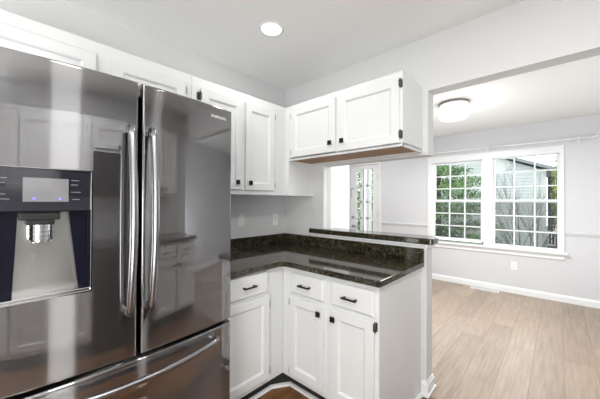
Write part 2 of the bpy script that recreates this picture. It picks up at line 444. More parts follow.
# casing around both
b = MB()
b.box(0.375, 0.452, YC-0.020, YC+0.01, 0.655, 2.000, 0.004)
b.box(2.028+0.045, 2.120, YC-0.020, YC+0.01, 0.655, 2.000, 0.004)
b.box(0.375, 2.120, YC-0.020, YC+0.01, 2.000, 2.092, 0.004)
b.box(0.368, 2.127, YC-0.027, YC+0.0, 2.080, 2.098, 0.004)
b.box(1.205, 1.320, YC-0.020, YC+0.12, 0.655, 2.010, 0.004)
struct('trim_4', b, M['trim'])
b = MB()
b.box(0.345, 2.150, YC-0.055, YC+0.05, 0.632, 0.660, 0.006, 3)
b.box(0.375, 2.120, YC-0.018, YC-0.001, 0.560, 0.632, 0.005)
struct('trim_5', b, M['trim'])

# ---------------- glazed exterior door
root = empty('door_1', ((DX0+DX1)/2, YC+0.06, 0)); tag(root, kind='structure')
def dpart(nm, mb, m, par=None):
    o = mb.build(nm, m); o.parent = par or root
    if not par: o.location = -root.location
    return o
gx0, gx1, gz0, gz1 = -1.070, -0.694, 0.32, 2.000
cols = [(-1.070, -0.978), (-0.936, -0.838), (-0.793, -0.694)]
b = MB(); y0, y1 = YC+0.01, YC+0.055
b.box(DX0+0.004, gx0, y0, y1, 0.01, DZ1-0.004, 0.002); b.box(gx1, DX1-0.004, y0, y1, 0.01, DZ1-0.004, 0.002)
b.box(gx0, gx1, y0, y1, gz1, DZ1-0.004); b.box(gx0, gx1, y0, y1, 0.01, gz0)
leaf = dpart('leaf', b, M['trim'])
b = MB(); n = 5; step = (gz1-gz0)/n
for i in range(1, n): b.box(gx0, gx1, y0+0.004, y1-0.004, gz0+i*step-0.016, gz0+i*step+0.016)
b.box(cols[0][1], cols[1][0], y0+0.004, y1-0.004, gz0, gz1); b.box(cols[1][1], cols[2][0], y0+0.004, y1-0.004, gz0, gz1)
dpart('muntin', b, M['trim'], leaf)
dpart('glass', MB().box(gx0, gx1, y0+0.02, y0+0.024, gz0, gz1), M['glass'], leaf)
b = MB(); b.tube([(-1.14, y0, 0.815), (-1.14, y0-0.05, 0.815)], 0.012).tube([(-1.14, y0-0.045, 0.815), (-1.03, y0-0.05, 0.815)], 0.009).tube([(-1.14, y0, 0.815), (-1.14, y0-0.008, 0.815)], 0.03, 16)
dpart('door_handle', b, M['brass'], leaf)
dpart('deadbolt', MB().tube([(-1.146, y0, 1.0), (-1.146, y0-0.02, 1.0)], 0.028, 16), M['brass'], leaf)
b = MB().box(-1.205, -1.12, y0-0.012, y0, 1.595, 1.612, 0.003).tube([(-1.19, y0-0.012, 1.60), (-1.185, y0-0.02, 1.5), (-1.175, y0-0.012, 1.40)], 0.004, 6)
dpart('door_chain', b, M['brass'], leaf)
for z in (1.823, 1.068, 0.25):
    dpart('hinge', MB().tube([(DX1-0.006, y0-0.008, z-0.045), (DX1-0.006, y0-0.008, z+0.045)], 0.008, 8), M['brass'])
b = MB()
b.box(DX1, DX1+0.055, YC-0.018, YC+0.001, 0, DZ1+0.055, 0.004); b.box(DX0-0.06, DX0, YC-0.018, YC+0.001, 0, DZ1+0.055, 0.004)
b.box(DX0, DX1, YC-0.018, YC+0.001, DZ1, DZ1+0.055, 0.004)
struct('trim_6', b, M['trim'])

# ------------------------------------------------------------------ cabinets
# every cabinet is drawn in a local frame: x to the right, front facing -y, then turned into place
def panel_door(w, h, th=0.020, rail=0.058):
    """frame-and-panel door, left bottom corner at the origin, front at y = -th"""
    mb = MB()
    def ring(ix, y): return [(ix, y, ix), (w-ix, y, ix), (w-ix, y, h-ix), (ix, y, h-ix)]
    e = 0.003
    levels = [(0.0, 0.0), (0.0, -th+e), (e, -th), (rail-0.006, -th), (rail, -th+0.004), (rail+0.004, -th+0.011), (rail+0.010, -th+0.012)]
    rings = [[mb.bm.verts.new(p) for p in ring(i, y)] for i, y in levels]
    for a, c in zip(rings, rings[1:]):
        for k in range(4): mb.face([a[k], a[(k+1) % 4], c[(k+1) % 4], c[k]])
    mb.face(rings[0][::-1]); mb.face(rings[-1])
    return mb
def slab_front(w, h, th=0.020):
    mb = MB(); e = 0.007
    levels = [(0.0, 0.0), (0.0, -th+0.010), (e*0.4, -th+0.007), (e+0.003, -th+0.001), (e+0.006, -th)]
    rings = [[mb.bm.verts.new(p) for p in ((i, y, i), (w-i, y, i), (w-i, y, h-i), (i, y, h-i))] for i, y in levels]
    for a, c in zip(rings, rings[1:]):
        for k in range(4): mb.face([a[k], a[(k+1) % 4], c[(k+1) % 4], c[k]])
    mb.face(rings[0][::-1]); mb.face(rings[-1])
    return mb
def knob_mb(s=0.0160):
    mb = MB(); mb.box(-0.008, 0.008, -0.012, 0.0, -0.008, 0.008)
    g = 0.0018
    for sx in (-1, 1):
        for sz in (-1, 1):
            a, c = sorted((sx*g*0.5, sx*s)); d, f = sorted((sz*g*0.5, sz*s))
            mb.box(a, c, -0.018, -0.010, d, f, 0.0016, 1)
    mb.box(-s+0.002, s-0.002, -0.014, -0.009, -s+0.002, s-0.002)
    return mb
def pull_mb(L=0.10):
    mb = MB()
    mb.box(-L/2, L/2, -0.030, -0.022, -0.005, 0.005, 0.0015)
    for s in (-1, 1): mb.box(s*L*0.38-0.005, s*L*0.38+0.005, -0.026, 0.0, -0.005, 0.005)
    for k in range(5): mb.box(-L*0.3+k*L*0.15-0.003, -L*0.3+k*L*0.15+0.003, -0.0315, -0.029, -0.006, 0.006, 0.001, 1)
    return mb
def hinge_mb(side, big):
    """exposed hinge: barrel beside the door edge and a leaf on the frame; side +1: to the right of the door"""
    mb = MB(); hh = 0.027 if big else 0.022
    mb.tube([(side*0.005, -0.014, -hh), (side*0.005, -0.014, hh)], 0.0042, 8)
    if big:
        mb.box(min(0, side*0.022), max(0, side*0.015), -0.003, 0.0, -hh*0.9, hh*0.9, 0.001, 1)
        mb.box(min(-side*0.004, side*0.006), max(-side*0.004, side*0.006), -0.020, 0.0, -hh*0.75, hh*0.75)
        for s in (-1, 0, 1): mb.tube([(side*0.005, -0.014, s*hh*.9-0.003), (side*0.005, -0.014, s*hh*.9+0.003)], 0.0058, 8)
    return mb

class Cabinet:
    def __init__(self, name, label, cat, loc, rz, group=None):
        self.root = empty(name, loc, rz); tag(self.root, label, cat, group)
    def body(self, mb, m=None):
        return mb.build('body', m or M['cab'], self.root)
    def part(self, name, mb, m, loc=(0, 0, 0), par=None):
        o = mb.build(name, m, par or self.root); o.location = loc; return o
    def door(self, x0, x1, z0, z1, hinge=None, knob=None, big=False, rail=0.058, hz=None):
        d = self.part('door', panel_door(x1-x0, z1-z0, rail=rail), M['cab'], (x0, self.fy, z0))
        if knob: self.part('knob', knob_mb(), M['black'], (knob[0]-x0, -0.020, knob[1]-z0), d)
        if hinge:
            hx = 0 if hinge < 0 else x1-x0
            for z in (hz or (z0+0.055, z1-0.055)):
                self.part('hinge', hinge_mb(hinge, big), M['hinge'] if big else M['hinge_light'], (hx, 0, z-z0), d)
        return d
    def drawer(self, x0, x1, z0, z1, pull=True):
        d = self.part('drawer', slab_front(x1-x0, z1-z0), M['cab'], (x0, self.fy, z0))
        if pull: self.part('pull', pull_mb(), M['black'], ((x1-x0)/2, -0.020, (z1-z0)/2), d)
        return d

# A run, facing +x (turned by 90 degrees: local x -> world y, local -y -> world +x)
UD = 0.3412
ZT = 2.1295
R90 = PI/2
# cabinet over the refrigerator
c = Cabinet('wall_cabinet', 'white two-door wall cabinet directly above the refrigerator', 'cabinet', (0.001, -2.14, 0), R90)
c.fy = -UD+0.001
ly = lambda y: y+2.14
b = MB().box(0, ly(-1.168), -UD+0.002, 0, 1.83, ZT, 0.002)
c.body(b)
c.door(ly(-2.070), ly(-1.672), 1.845, 2.064, hinge=-1)
c.door(ly(-1.606), ly(-1.214), 1.845, 2.064, hinge=1, hz=(2.015, 1.885))
# tall cabinet from the refrigerator into the corner
c = Cabinet('wall_cabinet', 'tall white two-door wall cabinet right of the refrigerator running into the corner', 'cabinet', (0.001, -1.166, 0), R90)
c.fy = -UD+0.001
ly = lambda y: y+1.166
b = MB().box(0, ly(-0.001), -UD+0.002, 0, 1.3769, ZT, 0.002)
b.box(ly(-0.333), ly(-0.001), -0.381, -UD+0.002, 1.3769, ZT, 0.001)
c.body(b)
c.door(ly(-1.112), ly(-0.785), 1.411, 2.062, hinge=-1, knob=(ly(-0.834), 1.464), big=True, hz=(2.010, 1.465))
c.door(ly(-0.757), ly(-0.470), 1.411, 2.062, hinge=1, knob=(ly(-0.720), 1.464), hz=(2.015, 1.455))
# B run over the pass-through, facing -y
XR = 1.363
c = Cabinet('wall_cabinet', 'short white two-door wall cabinet with bare wood underside hanging above the bar', 'cabinet', (0, -0.001, 0), 0)
c.fy = -0.3338
X0 = 0.3835
b = MB()
b.box(X0, XR, -0.3338, -0.003, 1.682, ZT, 0.002)
b.box(X0, XR, -0.3338, -0.316, 1.668, 1.690, 0.001)
b.box(XR-0.016, XR, -0.330, -0.003, 1.668, 1.690, 0.001)
b.box(X0, XR-0.016, -0.040, -0.003, 1.666, 1.684, 0.001)
c.body(b)
c.part('bottom_panel', MB().box(X0+0.002, XR-0.017, -0.315, -0.041, 1.674, 1.681), M['rawwood'])
c.door(0.428, 0.872, 1.690, 2.088, hinge=-1, knob=(0.832, 1.757), hz=(2.035, 1.735))
c.door(0.905, 1.348, 1.686, 2.088, hinge=1, knob=(0.937, 1.757), big=True, hz=(2.050, 1.738))

# base cabinets
BD = 0.6194; ZB = 0.114; ZC = 0.878
TK = 0.545
c = Cabinet('base_cabinet', 'white base cabinet with one drawer over one door beside the refrigerator', 'cabinet', (0.001, -1.165, 0), R90)
c.fy = -BD+0.001
ly = lambda y: y+1.165
b = MB().box(0, ly(-0.001), -BD+0.002, 0, ZB, ZC, 0.0015)
c.body(b)
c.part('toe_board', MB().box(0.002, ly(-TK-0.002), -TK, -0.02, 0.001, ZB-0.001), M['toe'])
c.drawer(ly(-1.125), ly(-0.770), 0.722, 0.864)
c.door(ly(-1.125), ly(-0.762), 0.150, 0.703, hinge=1, hz=(0.640, 0.200))
for ch in c.root.children:
    if ch.name.startswith('drawer'):
        for p in ch.children: p.location.x = ly(-0.9375)-ly(-1.125)
XP = 1.347
c = Cabinet('base_cabinet', 'white two-door two-drawer base cabinet of the peninsula under the bar', 'cabinet', (0, -0.001, 0), 0)
c.fy = -BD
b = MB()
b.box(BD+0.003, XP, -BD, -0.003, ZB, ZC, 0.0015)
c.body(b)
c.part('side_panel', MB().box(XP, XP+0.007, -BD+0.003, -0.004, 0.001, ZC, 0.0015), M['cab'])
tb = MB()
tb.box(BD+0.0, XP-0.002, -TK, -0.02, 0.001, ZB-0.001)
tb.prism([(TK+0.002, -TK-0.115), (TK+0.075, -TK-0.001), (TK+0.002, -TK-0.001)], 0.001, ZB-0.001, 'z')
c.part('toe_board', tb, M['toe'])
c.drawer(0.703, 0.992, 0.704, 0.842)
c.drawer(1.046, 1.332, 0.706, 0.846)
c.door(0.700, 0.992, 0.150, 0.682, hinge=-1, knob=(0.960, 0.627), hz=(0.642, 0.175))
c.door(1.050, 1.332, 0.150, 0.684, hinge=1, knob=(1.070, 0.627), big=True, hz=(0.655, 0.2))
# white quarter round at the toe boards
b = MB()
q = 0.020
b.prism([(TK+0.001, 0.001), (TK+q+0.001, 0.001), (TK+q*0.8, q*0.8), (TK+0.001, q)], -1.165, -TK-0.118, 'y')
b.prism([(-TK-0.001, 0.001), (-TK-q-0.001, 0.001), (-TK-q*0.8, q*0.8), (-TK-0.001, q)], TK+0.078, XP+0.008, 'x')
a0 = Vector((TK+0.004, -TK-0.118, 0)); a1 = Vector((TK+0.078, -TK-0.001, 0)); nn = Vector((a1.y-a0.y, -(a1.x-a0.x), 0)).normalized()
bm2 = bmesh.new(); rr = []
for p in (a0, a1):
    rr.append([bm2.verts.new(p+nn*o_+Vector((0, 0, z_))) for o_, z_ in ((0.0, 0.001), (q, 0.001), (q*0.8, q*0.8), (0.0, q))])
for k in range(4): bm2.faces.new([rr[0][k], rr[0][(k+1) % 4], rr[1][(k+1) % 4], rr[1][k]])
bm2.faces.new(rr[0][::-1]); bm2.faces.new(rr[1]); b.merge(bm2)
b.prism([(XP+0.008, 0.001), (XP+0.008+q, 0.001), (XP+0.008+q*.8, q*.8), (XP+0.008, q)], -TK-q, -0.028, 'y')
struct('baseboard_toe', b, M['trim'])

# ------------------------------------------------------------------ countertop and bar
CD = 0.6584; XCE = 1.378; T = 0.914
cr_ = 0.045
pts = [(0.002, -1.170), (CD, -1.170), (CD, -CD-cr_)]
for k in range(1, 6):
    a = k/6*PI/2
    pts.append((CD+cr_-cr_*math.cos(a), -CD-cr_+cr_*math.sin(a)))
pts += [(CD+cr_, -CD), (XCE-0.012, -CD), (XCE, -CD+0.012), (XCE, -0.002), (0.002, -0.002)]
ct = MB().prism(pts, T-0.035, T, 'z', bev=0.004, seg=2).build('countertop', M['granite'])
tag(ct, 'dark green speckled granite countertop turning the corner on white base cabinets', 'countertop')
bs = MB()
bs.box(0.002, 0.021, -1.170, -0.0215, T+0.0005, 1.0056, 0.002)
bs.box(0.002, XCE, -0.021, -0.002, T+0.0005, 1.0056, 0.002)
bs.build('backsplash', M['granite'], ct)
# raised bar top: the far corner rounded, near end notched around the wall
bz0, bz1 = ZK+0.001, 1.0778
pts = [(0.346, -0.030), (1.422, -0.030), (1.436, -0.024), (1.441, -0.010), (1.441, 0.075)]
for k in range(1, 7):
    a = k/7*PI/2
    pts.append((1.441-0.075+0.075*math.cos(a), 0.075+0.10*math.sin(a)))
pts += [(1.36, 0.180), (JX+0.006, 0.180), (JX+0.006, -0.002), (0.346, -0.002)]
bt = MB().prism(pts, bz0, bz1, 'z', bev=0.007, seg=3).build('bar_top', M['granite'])
tag(bt, 'narrow raised dark granite bar ledge capping the low wall', 'bar top')

# ------------------------------------------------------------------ refrigerator
FY = -1.620; FX = 0.838; HW = 0.448
def bow(y): return FX - 0.038*((y-FY)/HW)**2
fr = empty('refrigerator', (0.42, FY, 0)); tag(fr, 'large dark stainless french-door refrigerator with water dispenser and bottom freezer', 'refrigerator')
def fpart(nm, mb, m, par=None):
    o = mb.build(nm, m)
    if par: o.parent = par
    else: o.parent = fr; o.location = -fr.location
    return o
fpart('body', MB().box(0.03, 0.742, FY-HW+0.005, FY+HW-0.005, 0.03, 1.775, 0.006), M['fridge_side'])
fpart('gasket', MB().box(0.742, 0.760, FY-HW+0.012, FY+HW-0.012, 0.05, 1.765), M['blackgap'])
for y in (FY-HW+0.06, FY+HW-0.06): fpart('hinge_cover', MB().box(0.60, 0.755, y-0.035, y+0.035, 1.776, 1.795, 0.004), M['fridge_side'])
for x in (0.1, 0.68):
    for y in (FY-0.36, FY+0.36): fpart('foot', MB().tube([(x, y, 0.0), (x, y, 0.032)], 0.02, 12), M['blackgap'])

def curved_door(y0, y1, z0, z1, hole=None, xb=0.761, top_round=0.008):
    """slab following the bowed front; hole = (ya, yb, za, zb) left open for the dispenser"""
    mb = MB()
    ys = [y0, y0+0.0025, y0+0.008]; n = 22
    ys += [y0+0.0095, y1-0.0095]+[y0+0.008+(y1-y0-0.016)*k/n for k in range(1, n)] + [y1-0.008, y1-0.0025, y1]
    zs = [z0, z0+0.0025, z0+0.008, z0+0.0095, z0+0.012, z1-0.012, z1-0.0095, z1-0.008, z1-0.0025, z1]
    if hole:
        ys += [hole[0], hole[1]]; zs += [hole[2], hole[3]]
    ys = sorted(set(round(y, 5) for y in ys)); zs = sorted(set(round(z, 5) for z in zs))
    def drop(d):
        return 0.008-math.sqrt(max(0, 0.008**2-(0.008-min(d, 0.008))**2))
    grid = {}
    for i, y in enumerate(ys):
        for k, z in enumerate(zs):
            dd = max(drop(min(y-y0, y1-y)), drop(min(z-z0, z1-z)))
            grid[i, k] = mb.bm.verts.new((bow(y)-dd, y, z))
    inh = lambda y, z: hole and hole[0] < y < hole[1] and hole[2] < z < hole[3]
    for i in range(len(ys)-1):
        for k in range(len(zs)-1):
            if inh((ys[i]+ys[i+1])/2, (zs[k]+zs[k+1])/2): continue
            mb.face([grid[i, k], grid[i+1, k], grid[i+1, k+1], grid[i, k+1]], True)
    bk = {}
    I, K = len(ys)-1, len(zs)-1
    def bv(i, k):
        if (i, k) not in bk: bk[i, k] = mb.bm.verts.new((xb, ys[i], zs[k]))
        return bk[i, k]
    for i in range(I):
        mb.face([grid[i, 0], grid[i+1, 0], bv(i+1, 0), bv(i, 0)]); mb.face([grid[i, K], grid[i+1, K], bv(i+1, K), bv(i, K)])
    for k in range(K):
        mb.face([grid[0, k], grid[0, k+1], bv(0, k+1), bv(0, k)]); mb.face([grid[I, k], grid[I, k+1], bv(I, k+1), bv(I, k)])
    mb.face([bv(i, 0) for i in range(I+1)] + [bv(I, k) for k in range(1, K+1)] + [bv(i, K) for i in range(I-1, -1, -1)] + [bv(0, k) for k in range(K-1, 0, -1)])
    return mb
ZD0, ZD1 = 0.718, 1.797
DH = (-2.036, -1.771, 1.004, 1.432)
ld = fpart('door', curved_door(FY-HW, FY-0.007, ZD0, ZD1, DH), M['steel'])
rd = fpart('door', curved_door(FY+0.007, FY+HW, ZD0, ZD1), M['steel'])
dw = fpart('freezer_drawer', curved_door(FY-HW, FY+HW, 0.075, ZD0-0.016), M['steel'])
fpart('toe_grille', MB().box(0.70, 0.775, FY-HW+0.02, FY+HW-0.02, 0.012, 0.068, 0.003), M['blackgap'])
# door handles: flattened bars bowed forward
def handle(yc, yt, par):
    mb = MB(); P = []; Rr = []
    N = 18; z0, z1 = 0.900, 1.612
    for k in range(N+1):
        t = k/N; z = z0+(z1-z0)*t
        s = math.sin(PI*t)
        P.append((bow(yc)+0.038+0.030*s**0.8, yc+yt*s, z)); Rr.append(0.0145+0.002*s)
    mb.tube(P, Rr, 14, flat=0.85, up=(0, 1, 0))
    for z in (z0+0.012, z1-0.012):
        mb.box(bow(yc)-0.002, bow(yc)+0.040, yc-0.012, yc+0.012, z-0.014, z+0.014, 0.004)
    return fpart('handle', mb, M['handle'], par)
handle(-1.664, 0.004, ld); handle(-1.588, 0.004, rd)
mb = MB(); P = []
for k in range(25):
    t = k/24; y = -1.975+(0.705)*t
    P.append((bow(y)+0.020+0.036*math.sin(PI*t)**0.6, y, 0.645+0.012*(1-math.sin(PI*t))))
mb.tube(P, 0.0125, 14)
for y in (-1.965, -1.280): mb.box(bow(y)-0.004, bow(y)+0.032, y-0.013, y+0.013, 0.643, 0.668, 0.004)
fpart('handle', mb, M['handle'], dw)
# water and ice dispenser
ya, yb, za, zb = DH
xf = bow((ya+yb)/2)
zc = 1.288
b = MB(); b.box(0.765, xf-0.006, ya+0.0005, yb-0.0005, zc, zb-0.0005)
disp = fpart('dispenser', b, M['navy'], ld)
b = MB(); b.box(xf-0.007, xf-0.001, ya+0.004, yb-0.003, zc+0.003, zb-0.003, 0.003, 2)
fpart('control_panel', b, M['glossblack'], disp)
b = MB()
b.box(0.762, 0.766, ya+0.02, yb-0.02, za+0.01, zc)                      # back
fpart('cavity_back', b, M['steelback'], disp)
b = MB()
for s, yo, yi in ((0, ya, ya+0.065), (1, yb, yb-0.058)):
    b.prism([(yo, za), (yi, za), (yi+(0.012 if s == 0 else -0.012), zc), (yo, zc)] if s == 0 else [(yi+0.026, za), (yo, za), (yo, zc), (yi-0.004, zc)], 0.767, 0.790, 'x')
    b.box(0.766, xf-0.003, min(yo, yo+(0.014 if s == 0 else -0.014)), max(yo, yo+(0.014 if s == 0 else -0.014)), za, zc)
fpart('cavity_side', b, M['navy'], disp)
b = MB().box(0.767, xf-0.002, ya+0.002, yb-0.002, za+0.001, za+0.014, 0.003)
fpart('drip_tray', b, M['silver'], disp)
b = MB()
for y0_, y1_, z0_, z1_ in ((ya, yb, za-0.002, za+0.003), (yb-0.004, yb, za, zb), (ya, ya+0.004, za, zb), (ya, yb, zb-0.0025, zb)):
    b.box(xf-0.004, xf+0.0015, y0_, y1_, z0_, z1_, 0.0008, 1)
fpart('bezel', b, M['silver'], disp)
yn = -1.905
b = MB(); b.box(0.768, xf-0.012, yn-0.052, yn+0.048, 1.262, zc, 0.004); b.box(0.77, xf-0.018, yn-0.036, yn+0.034, 1.246, 1.266, 0.004)
fpart('nozzle_housing', b, M['blackgap'], disp)
prof = [(0.0, 1.247), (0.029, 1.247), (0.0292, 1.2465)]
for zz in (1.240, 1.226, 1.212): prof += [(0.0292, zz+0.001), (0.0275, zz), (0.0275, zz-0.002), (0.0292, zz-0.003)]
prof += [(0.0292, 1.198), (0.029, 1.1975), (0.024, 1.197), (0.024, 1.192), (0.0, 1.192)]
b = MB().lathe(0.803, yn, prof, 24)
for f in b.bm.faces: f.smooth = False
fpart('nozzle', b, M['silver'], disp)
b = MB().box(0.80, 0.812, yn-0.020, yn+0.028, 1.186, 1.194, 0.003)
fpart('paddle', b, M['steelback'], disp)
fpart('display', MB().box(xf-0.0015, xf+0.0002, -1.950, -1.838, 1.322, 1.399), M['display'], disp)
for y in (-1.924, -1.860): fpart('indicator_light', MB().box(xf, xf+0.001, y-0.003, y+0.003, 1.329, 1.335), M['blue'], disp)
# faint key labels beside the display
b = MB()
for k, (y, wd) in enumerate(((-2.000, .030), (-2.000, .022), (-1.996, .034), (-1.820, .022), (-1.822, .018), (-1.818, .026), (-1.818, .020), (-1.998, .02))):
    z = (1.395, 1.380, 1.330, 1.395, 1.380, 1.355, 1.330, 1.345)[k]
    b = MB().box(xf-0.001, xf-0.0004, y-wd/2, y+wd/2, z-0.0012, z+0.0012)
    fpart('key_label', b, M['display'], disp)
# maker's lettering on the right-hand door
def text_mesh(body, size, name, m, parent, mtx, extrude=0.0006, spacing=1.0):
    cu = bpy.data.curves.new(name, 'FONT'); cu.body = body; cu.size = size; cu.extrude = extrude
    cu.align_x = 'CENTER'; cu.align_y = 'CENTER'; cu.space_character = spacing; cu.offset = 0.0006
    tmp = bpy.data.objects.new(name, cu); COL.objects.link(tmp)
    dg = bpy.context.evaluated_depsgraph_get()
    me = bpy.data.meshes.new_from_object(tmp.evaluated_get(dg)); bpy.data.objects.remove(tmp)
    o = bpy.data.objects.new(name, me); COL.objects.link(o); me.materials.clear(); me.materials.append(m)
    me.transform(mtx); o.parent = parent
    return o
ty = -1.258; sl = -2*0.038*(ty-FY)/HW**2     # dx/dy
ang = math.atan2(-sl, 1)
mt = Matrix.Translation((bow(ty)+0.0012, ty, 1.743)) @ Matrix.Rotation(PI/2+math.atan(-sl), 4, 'Z') @ Matrix.Rotation(PI/2, 4, 'X')
text_mesh('SAMSUNG', 0.0185, 'lettering', M['letter'], rd, mt, spacing=1.12)

# ------------------------------------------------------------------ wall plates
def plate(name, label, cat, loc, rz, kind, group=None):
    """local frame: facing -y"""
    r = empty(name, loc, rz); tag(r, label, cat, group)
    MB().box(-0.036, 0.036, -0.006, -0.0005, -0.058, 0.058, 0.003).build('cover_plate', M['plastic'], r)
    if kind == 'outlet':
        for s in (-1, 1):
            so = MB().box(-0.016, 0.016, -0.009, -0.006, s*0.020-0.013, s*0.020+0.013, 0.003).build('socket', M['plastic'], r)
            MB().box(-0.008, -0.005, -0.0096, -0.0088, s*0.020-0.004, s*0.020+0.006).box(0.005, 0.008, -0.0096, -0.0088, s*0.020-0.004, s*0.020+0.006).build('slot', M['slot'], so)
    elif kind == 'rocker':
        MB().box(-0.016, 0.016, -0.010, -0.006, -0.033, 0.033, 0.002).build('rocker', M['plastic'], r)
    else:
        MB().box(-0.010, 0.010, -0.008, -0.006, -0.020, 0.020, 0.001).box(-0.004, 0.004, -0.016, -0.008, -0.006, 0.006, 0.001).build('toggle', M['plastic'], r)
    return r
plate('light_switch', 'white rocker switch plate above the counter close to the refrigerator', 'switch', (0.0, -0.545, 1.163), R90, 'rocker')
plate('wall_outlet', 'white double outlet plate above the counter close to the corner', 'outlet', (0.0, -0.139, 1.150), R90, 'outlet')
plate('wall_outlet', 'white outlet plate low on the dining wall under the window sill', 'outlet', (1.581, YC, 0.402), 0, 'outlet')
plate('light_switch', 'white toggle switch plate on the dining wall seen through the pass-through', 'switch', (0.0, 0.72, 1.18), R90, 'toggle')

# ------------------------------------------------------------------ floor vent
v = empty('floor_vent', (1.235, 3.02, 0.0)); tag(v, 'white metal floor register lying by the baseboard below the windows', 'vent')
b = MB()
b.box(-0.18, 0.18, -0.055, -0.042, 0.0005, 0.006, 0.001); b.box(-0.18, 0.18, 0.042, 0.055, 0.0005, 0.006, 0.001)
b.box(-0.18, -0.165, -0.042, 0.042, 0.0005, 0.006, 0.001); b.box(0.165, 0.18, -0.042, 0.042, 0.0005, 0.006, 0.001)
b.build('frame', M['trim'], v)
b = MB()
for k in range(20): b.box(-0.158+k*0.0165, -0.150+k*0.0165, -0.042, 0.042, 0.001, 0.005)
b.box(-0.165, 0.165, -0.003, 0.003, 0.001, 0.0052)
b.build('louvre', M['trim'], v)
MB().box(-0.165, 0.165, -0.042, 0.042, 0.0002, 0.0009).build('backing', M['slot'], v)

# ------------------------------------------------------------------ curtain rod
r = empty('curtain_rod', (1.3, YC-0.075, 2.155)); tag(r, 'long white curtain rod mounted above the dining room windows', 'curtain rod')
z_, y_ = 2.155, YC-0.075
def rpart(nm, mb, m):
    o = mb.build(nm, m, r); o.location = -r.location; return o
rpart('pole', MB().tube([(0.28, y_, z_), (1.26, y_, z_)], 0.011).tube([(1.25, y_, z_), (2.36, y_, z_)], 0.0135), M['trim'])
for xe, s in ((0.28, -1), (2.36, 1)):
    bb = MB(); L = [(0, .014), (.012, .020), (.022, .020), (.026, .011), (.034, .011), (.042, .021), (.054, .025), (.066, .020), (.074, .006)]
    bb.tube([(xe+s*d, y_, z_) for d, q_ in L], [q_ for d, q_ in L], 14)
    rpart('finial', bb, M['trim'])
for xb_ in (0.36, 1.26, 2.255):
    bb = MB().tube([(xb_, YC-0.004, z_-0.004), (xb_, y_, z_-0.004)], 0.007, 8).tube([(xb_-0.012, y_, z_), (xb_+0.012, y_, z_)], 0.020, 14)
    bb.box(xb_-0.014, xb_+0.014, YC-0.006, YC-0.0005, z_-0.035, z_+0.03, 0.002)
    rpart('bracket', bb, M['trim'])

# ------------------------------------------------------------------ lamps
c0 = empty('ceiling_lamp', (1.19, 1.50, HD)); tag(c0, 'white drum flush-mount lamp on the dining room ceiling', 'ceiling lamp')
MB().lathe(0, 0, [(0.0, -0.0005), (0.155, -0.0005), (0.157, -0.004), (0.157, -0.018), (0.153, -0.020), (0.0, -0.020)], 48).build('canopy', M['rim'], c0)
MB().lathe(0, 0, [(0.0, -0.021), (0.144, -0.021), (0.147, -0.03), (0.147, -0.160), (0.141, -0.172), (0.115, -0.179), (0.0, -0.182)], 48).build('shade', M['shade'], c0)
for k, (x, y) in enumerate(CANS):
    lbl = ['round recessed ceiling light glowing near the corner of the kitchen ceiling', 'recessed ceiling light over the aisle in front of the opposite cabinets',
           'recessed ceiling light at the back of the kitchen'][k]
    e = empty('recessed_light', (x, y, H)); tag(e, lbl, 'ceiling light', 'recessed kitchen ceiling lights')
    MB().lathe(0, 0, [(0.066, -0.0005), (0.082, -0.0005), (0.082, -0.003), (0.074, -0.006), (0.066, -0.005), (0.066, -0.0005)], 40).build('trim_ring', M['trim'], e)
    MB().lathe(0, 0, [(0.0, -0.001), (0.065, -0.001), (0.065, -0.0035), (0.0, -0.004)], 40).build('lens', M['lamp'], e)

e = empty('ceiling_panel_lamp', (2.2, -1.90, H)); tag(e, 'square white ceiling lamp mid-kitchen, seen as the bright streak on the refrigerator', 'ceiling lamp')
MB().box(-0.145, 0.145, -0.145, 0.145, -0.024, -0.0005, 0.004).build('housing', M['trim'], e)
MB().box(-0.13, 0.13, -0.13, 0.13, -0.030, -0.0245, 0.002).build('lens', M['lamp'], e)

e = empty('recessed_light', (-0.70, 1.75, HD)); tag(e, 'unseen recessed fixture added for the entry fill light in front of the glazed door', 'ceiling light')  # fixture made up to carry the added entry light
MB().lathe(0, 0, [(0.066, -0.0005), (0.082, -0.0005), (0.082, -0.003), (0.074, -0.006), (0.066, -0.005), (0.066, -0.0005)], 40).build('trim_ring', M['trim'], e)
MB().lathe(0, 0, [(0.0, -0.001), (0.065, -0.001), (0.065, -0.0035), (0.0, -0.004)], 40).build('lens', M['lamp'], e)

# ------------------------------------------------------------------ the rest of the kitchen, seen mirrored in the refrigerator
Rm = -PI/2      # fronts face -x: local x -> world -y
def opp(name, label, cat, ystart):
    c = Cabinet(name, label, cat, (XE-0.001, ystart, 0), Rm); return c
def lw(y, y0): return y0-y
y0_ = -0.30
c = opp('wall_cabinet', 'tall white two-door wall cabinet opposite, mirrored in the right refrigerator door', 'cabinet', y0_); c.fy = -0.33
c.body(MB().box(0, 0.56, -0.33, 0, 1.377, ZT, 0.002))
c.door(0.03, 0.27, 1.41, 2.07, knob=(0.235, 1.46)); c.door(0.29, 0.53, 1.41, 2.07, knob=(0.325, 1.46))
y0_ = -0.862
c = opp('wall_cabinet', 'short white two-door wall cabinet opposite, mirrored in the left refrigerator door', 'cabinet', y0_); c.fy = -0.33
c.body(MB().box(0, 0.76, -0.33, 0, 1.80, ZT, 0.002))
c.door(0.03, 0.37, 1.83, 2.07, knob=(0.335, 1.86)); c.door(0.39, 0.73, 1.83, 2.07, knob=(0.425, 1.86))
mw = empty('microwave', (XE-0.001, -0.862, 1.36), Rm); tag(mw, 'dark over-range microwave below the short opposite cabinet, seen mirrored', 'microwave')
MB().box(0.004, 0.756, -0.37, 0, 0.0, 0.435, 0.004).build('body', M['fridge_side'], mw)
MB().box(0.20, 0.75, -0.392, -0.371, 0.01, 0.43, 0.004).build('door', M['appliance'], mw)
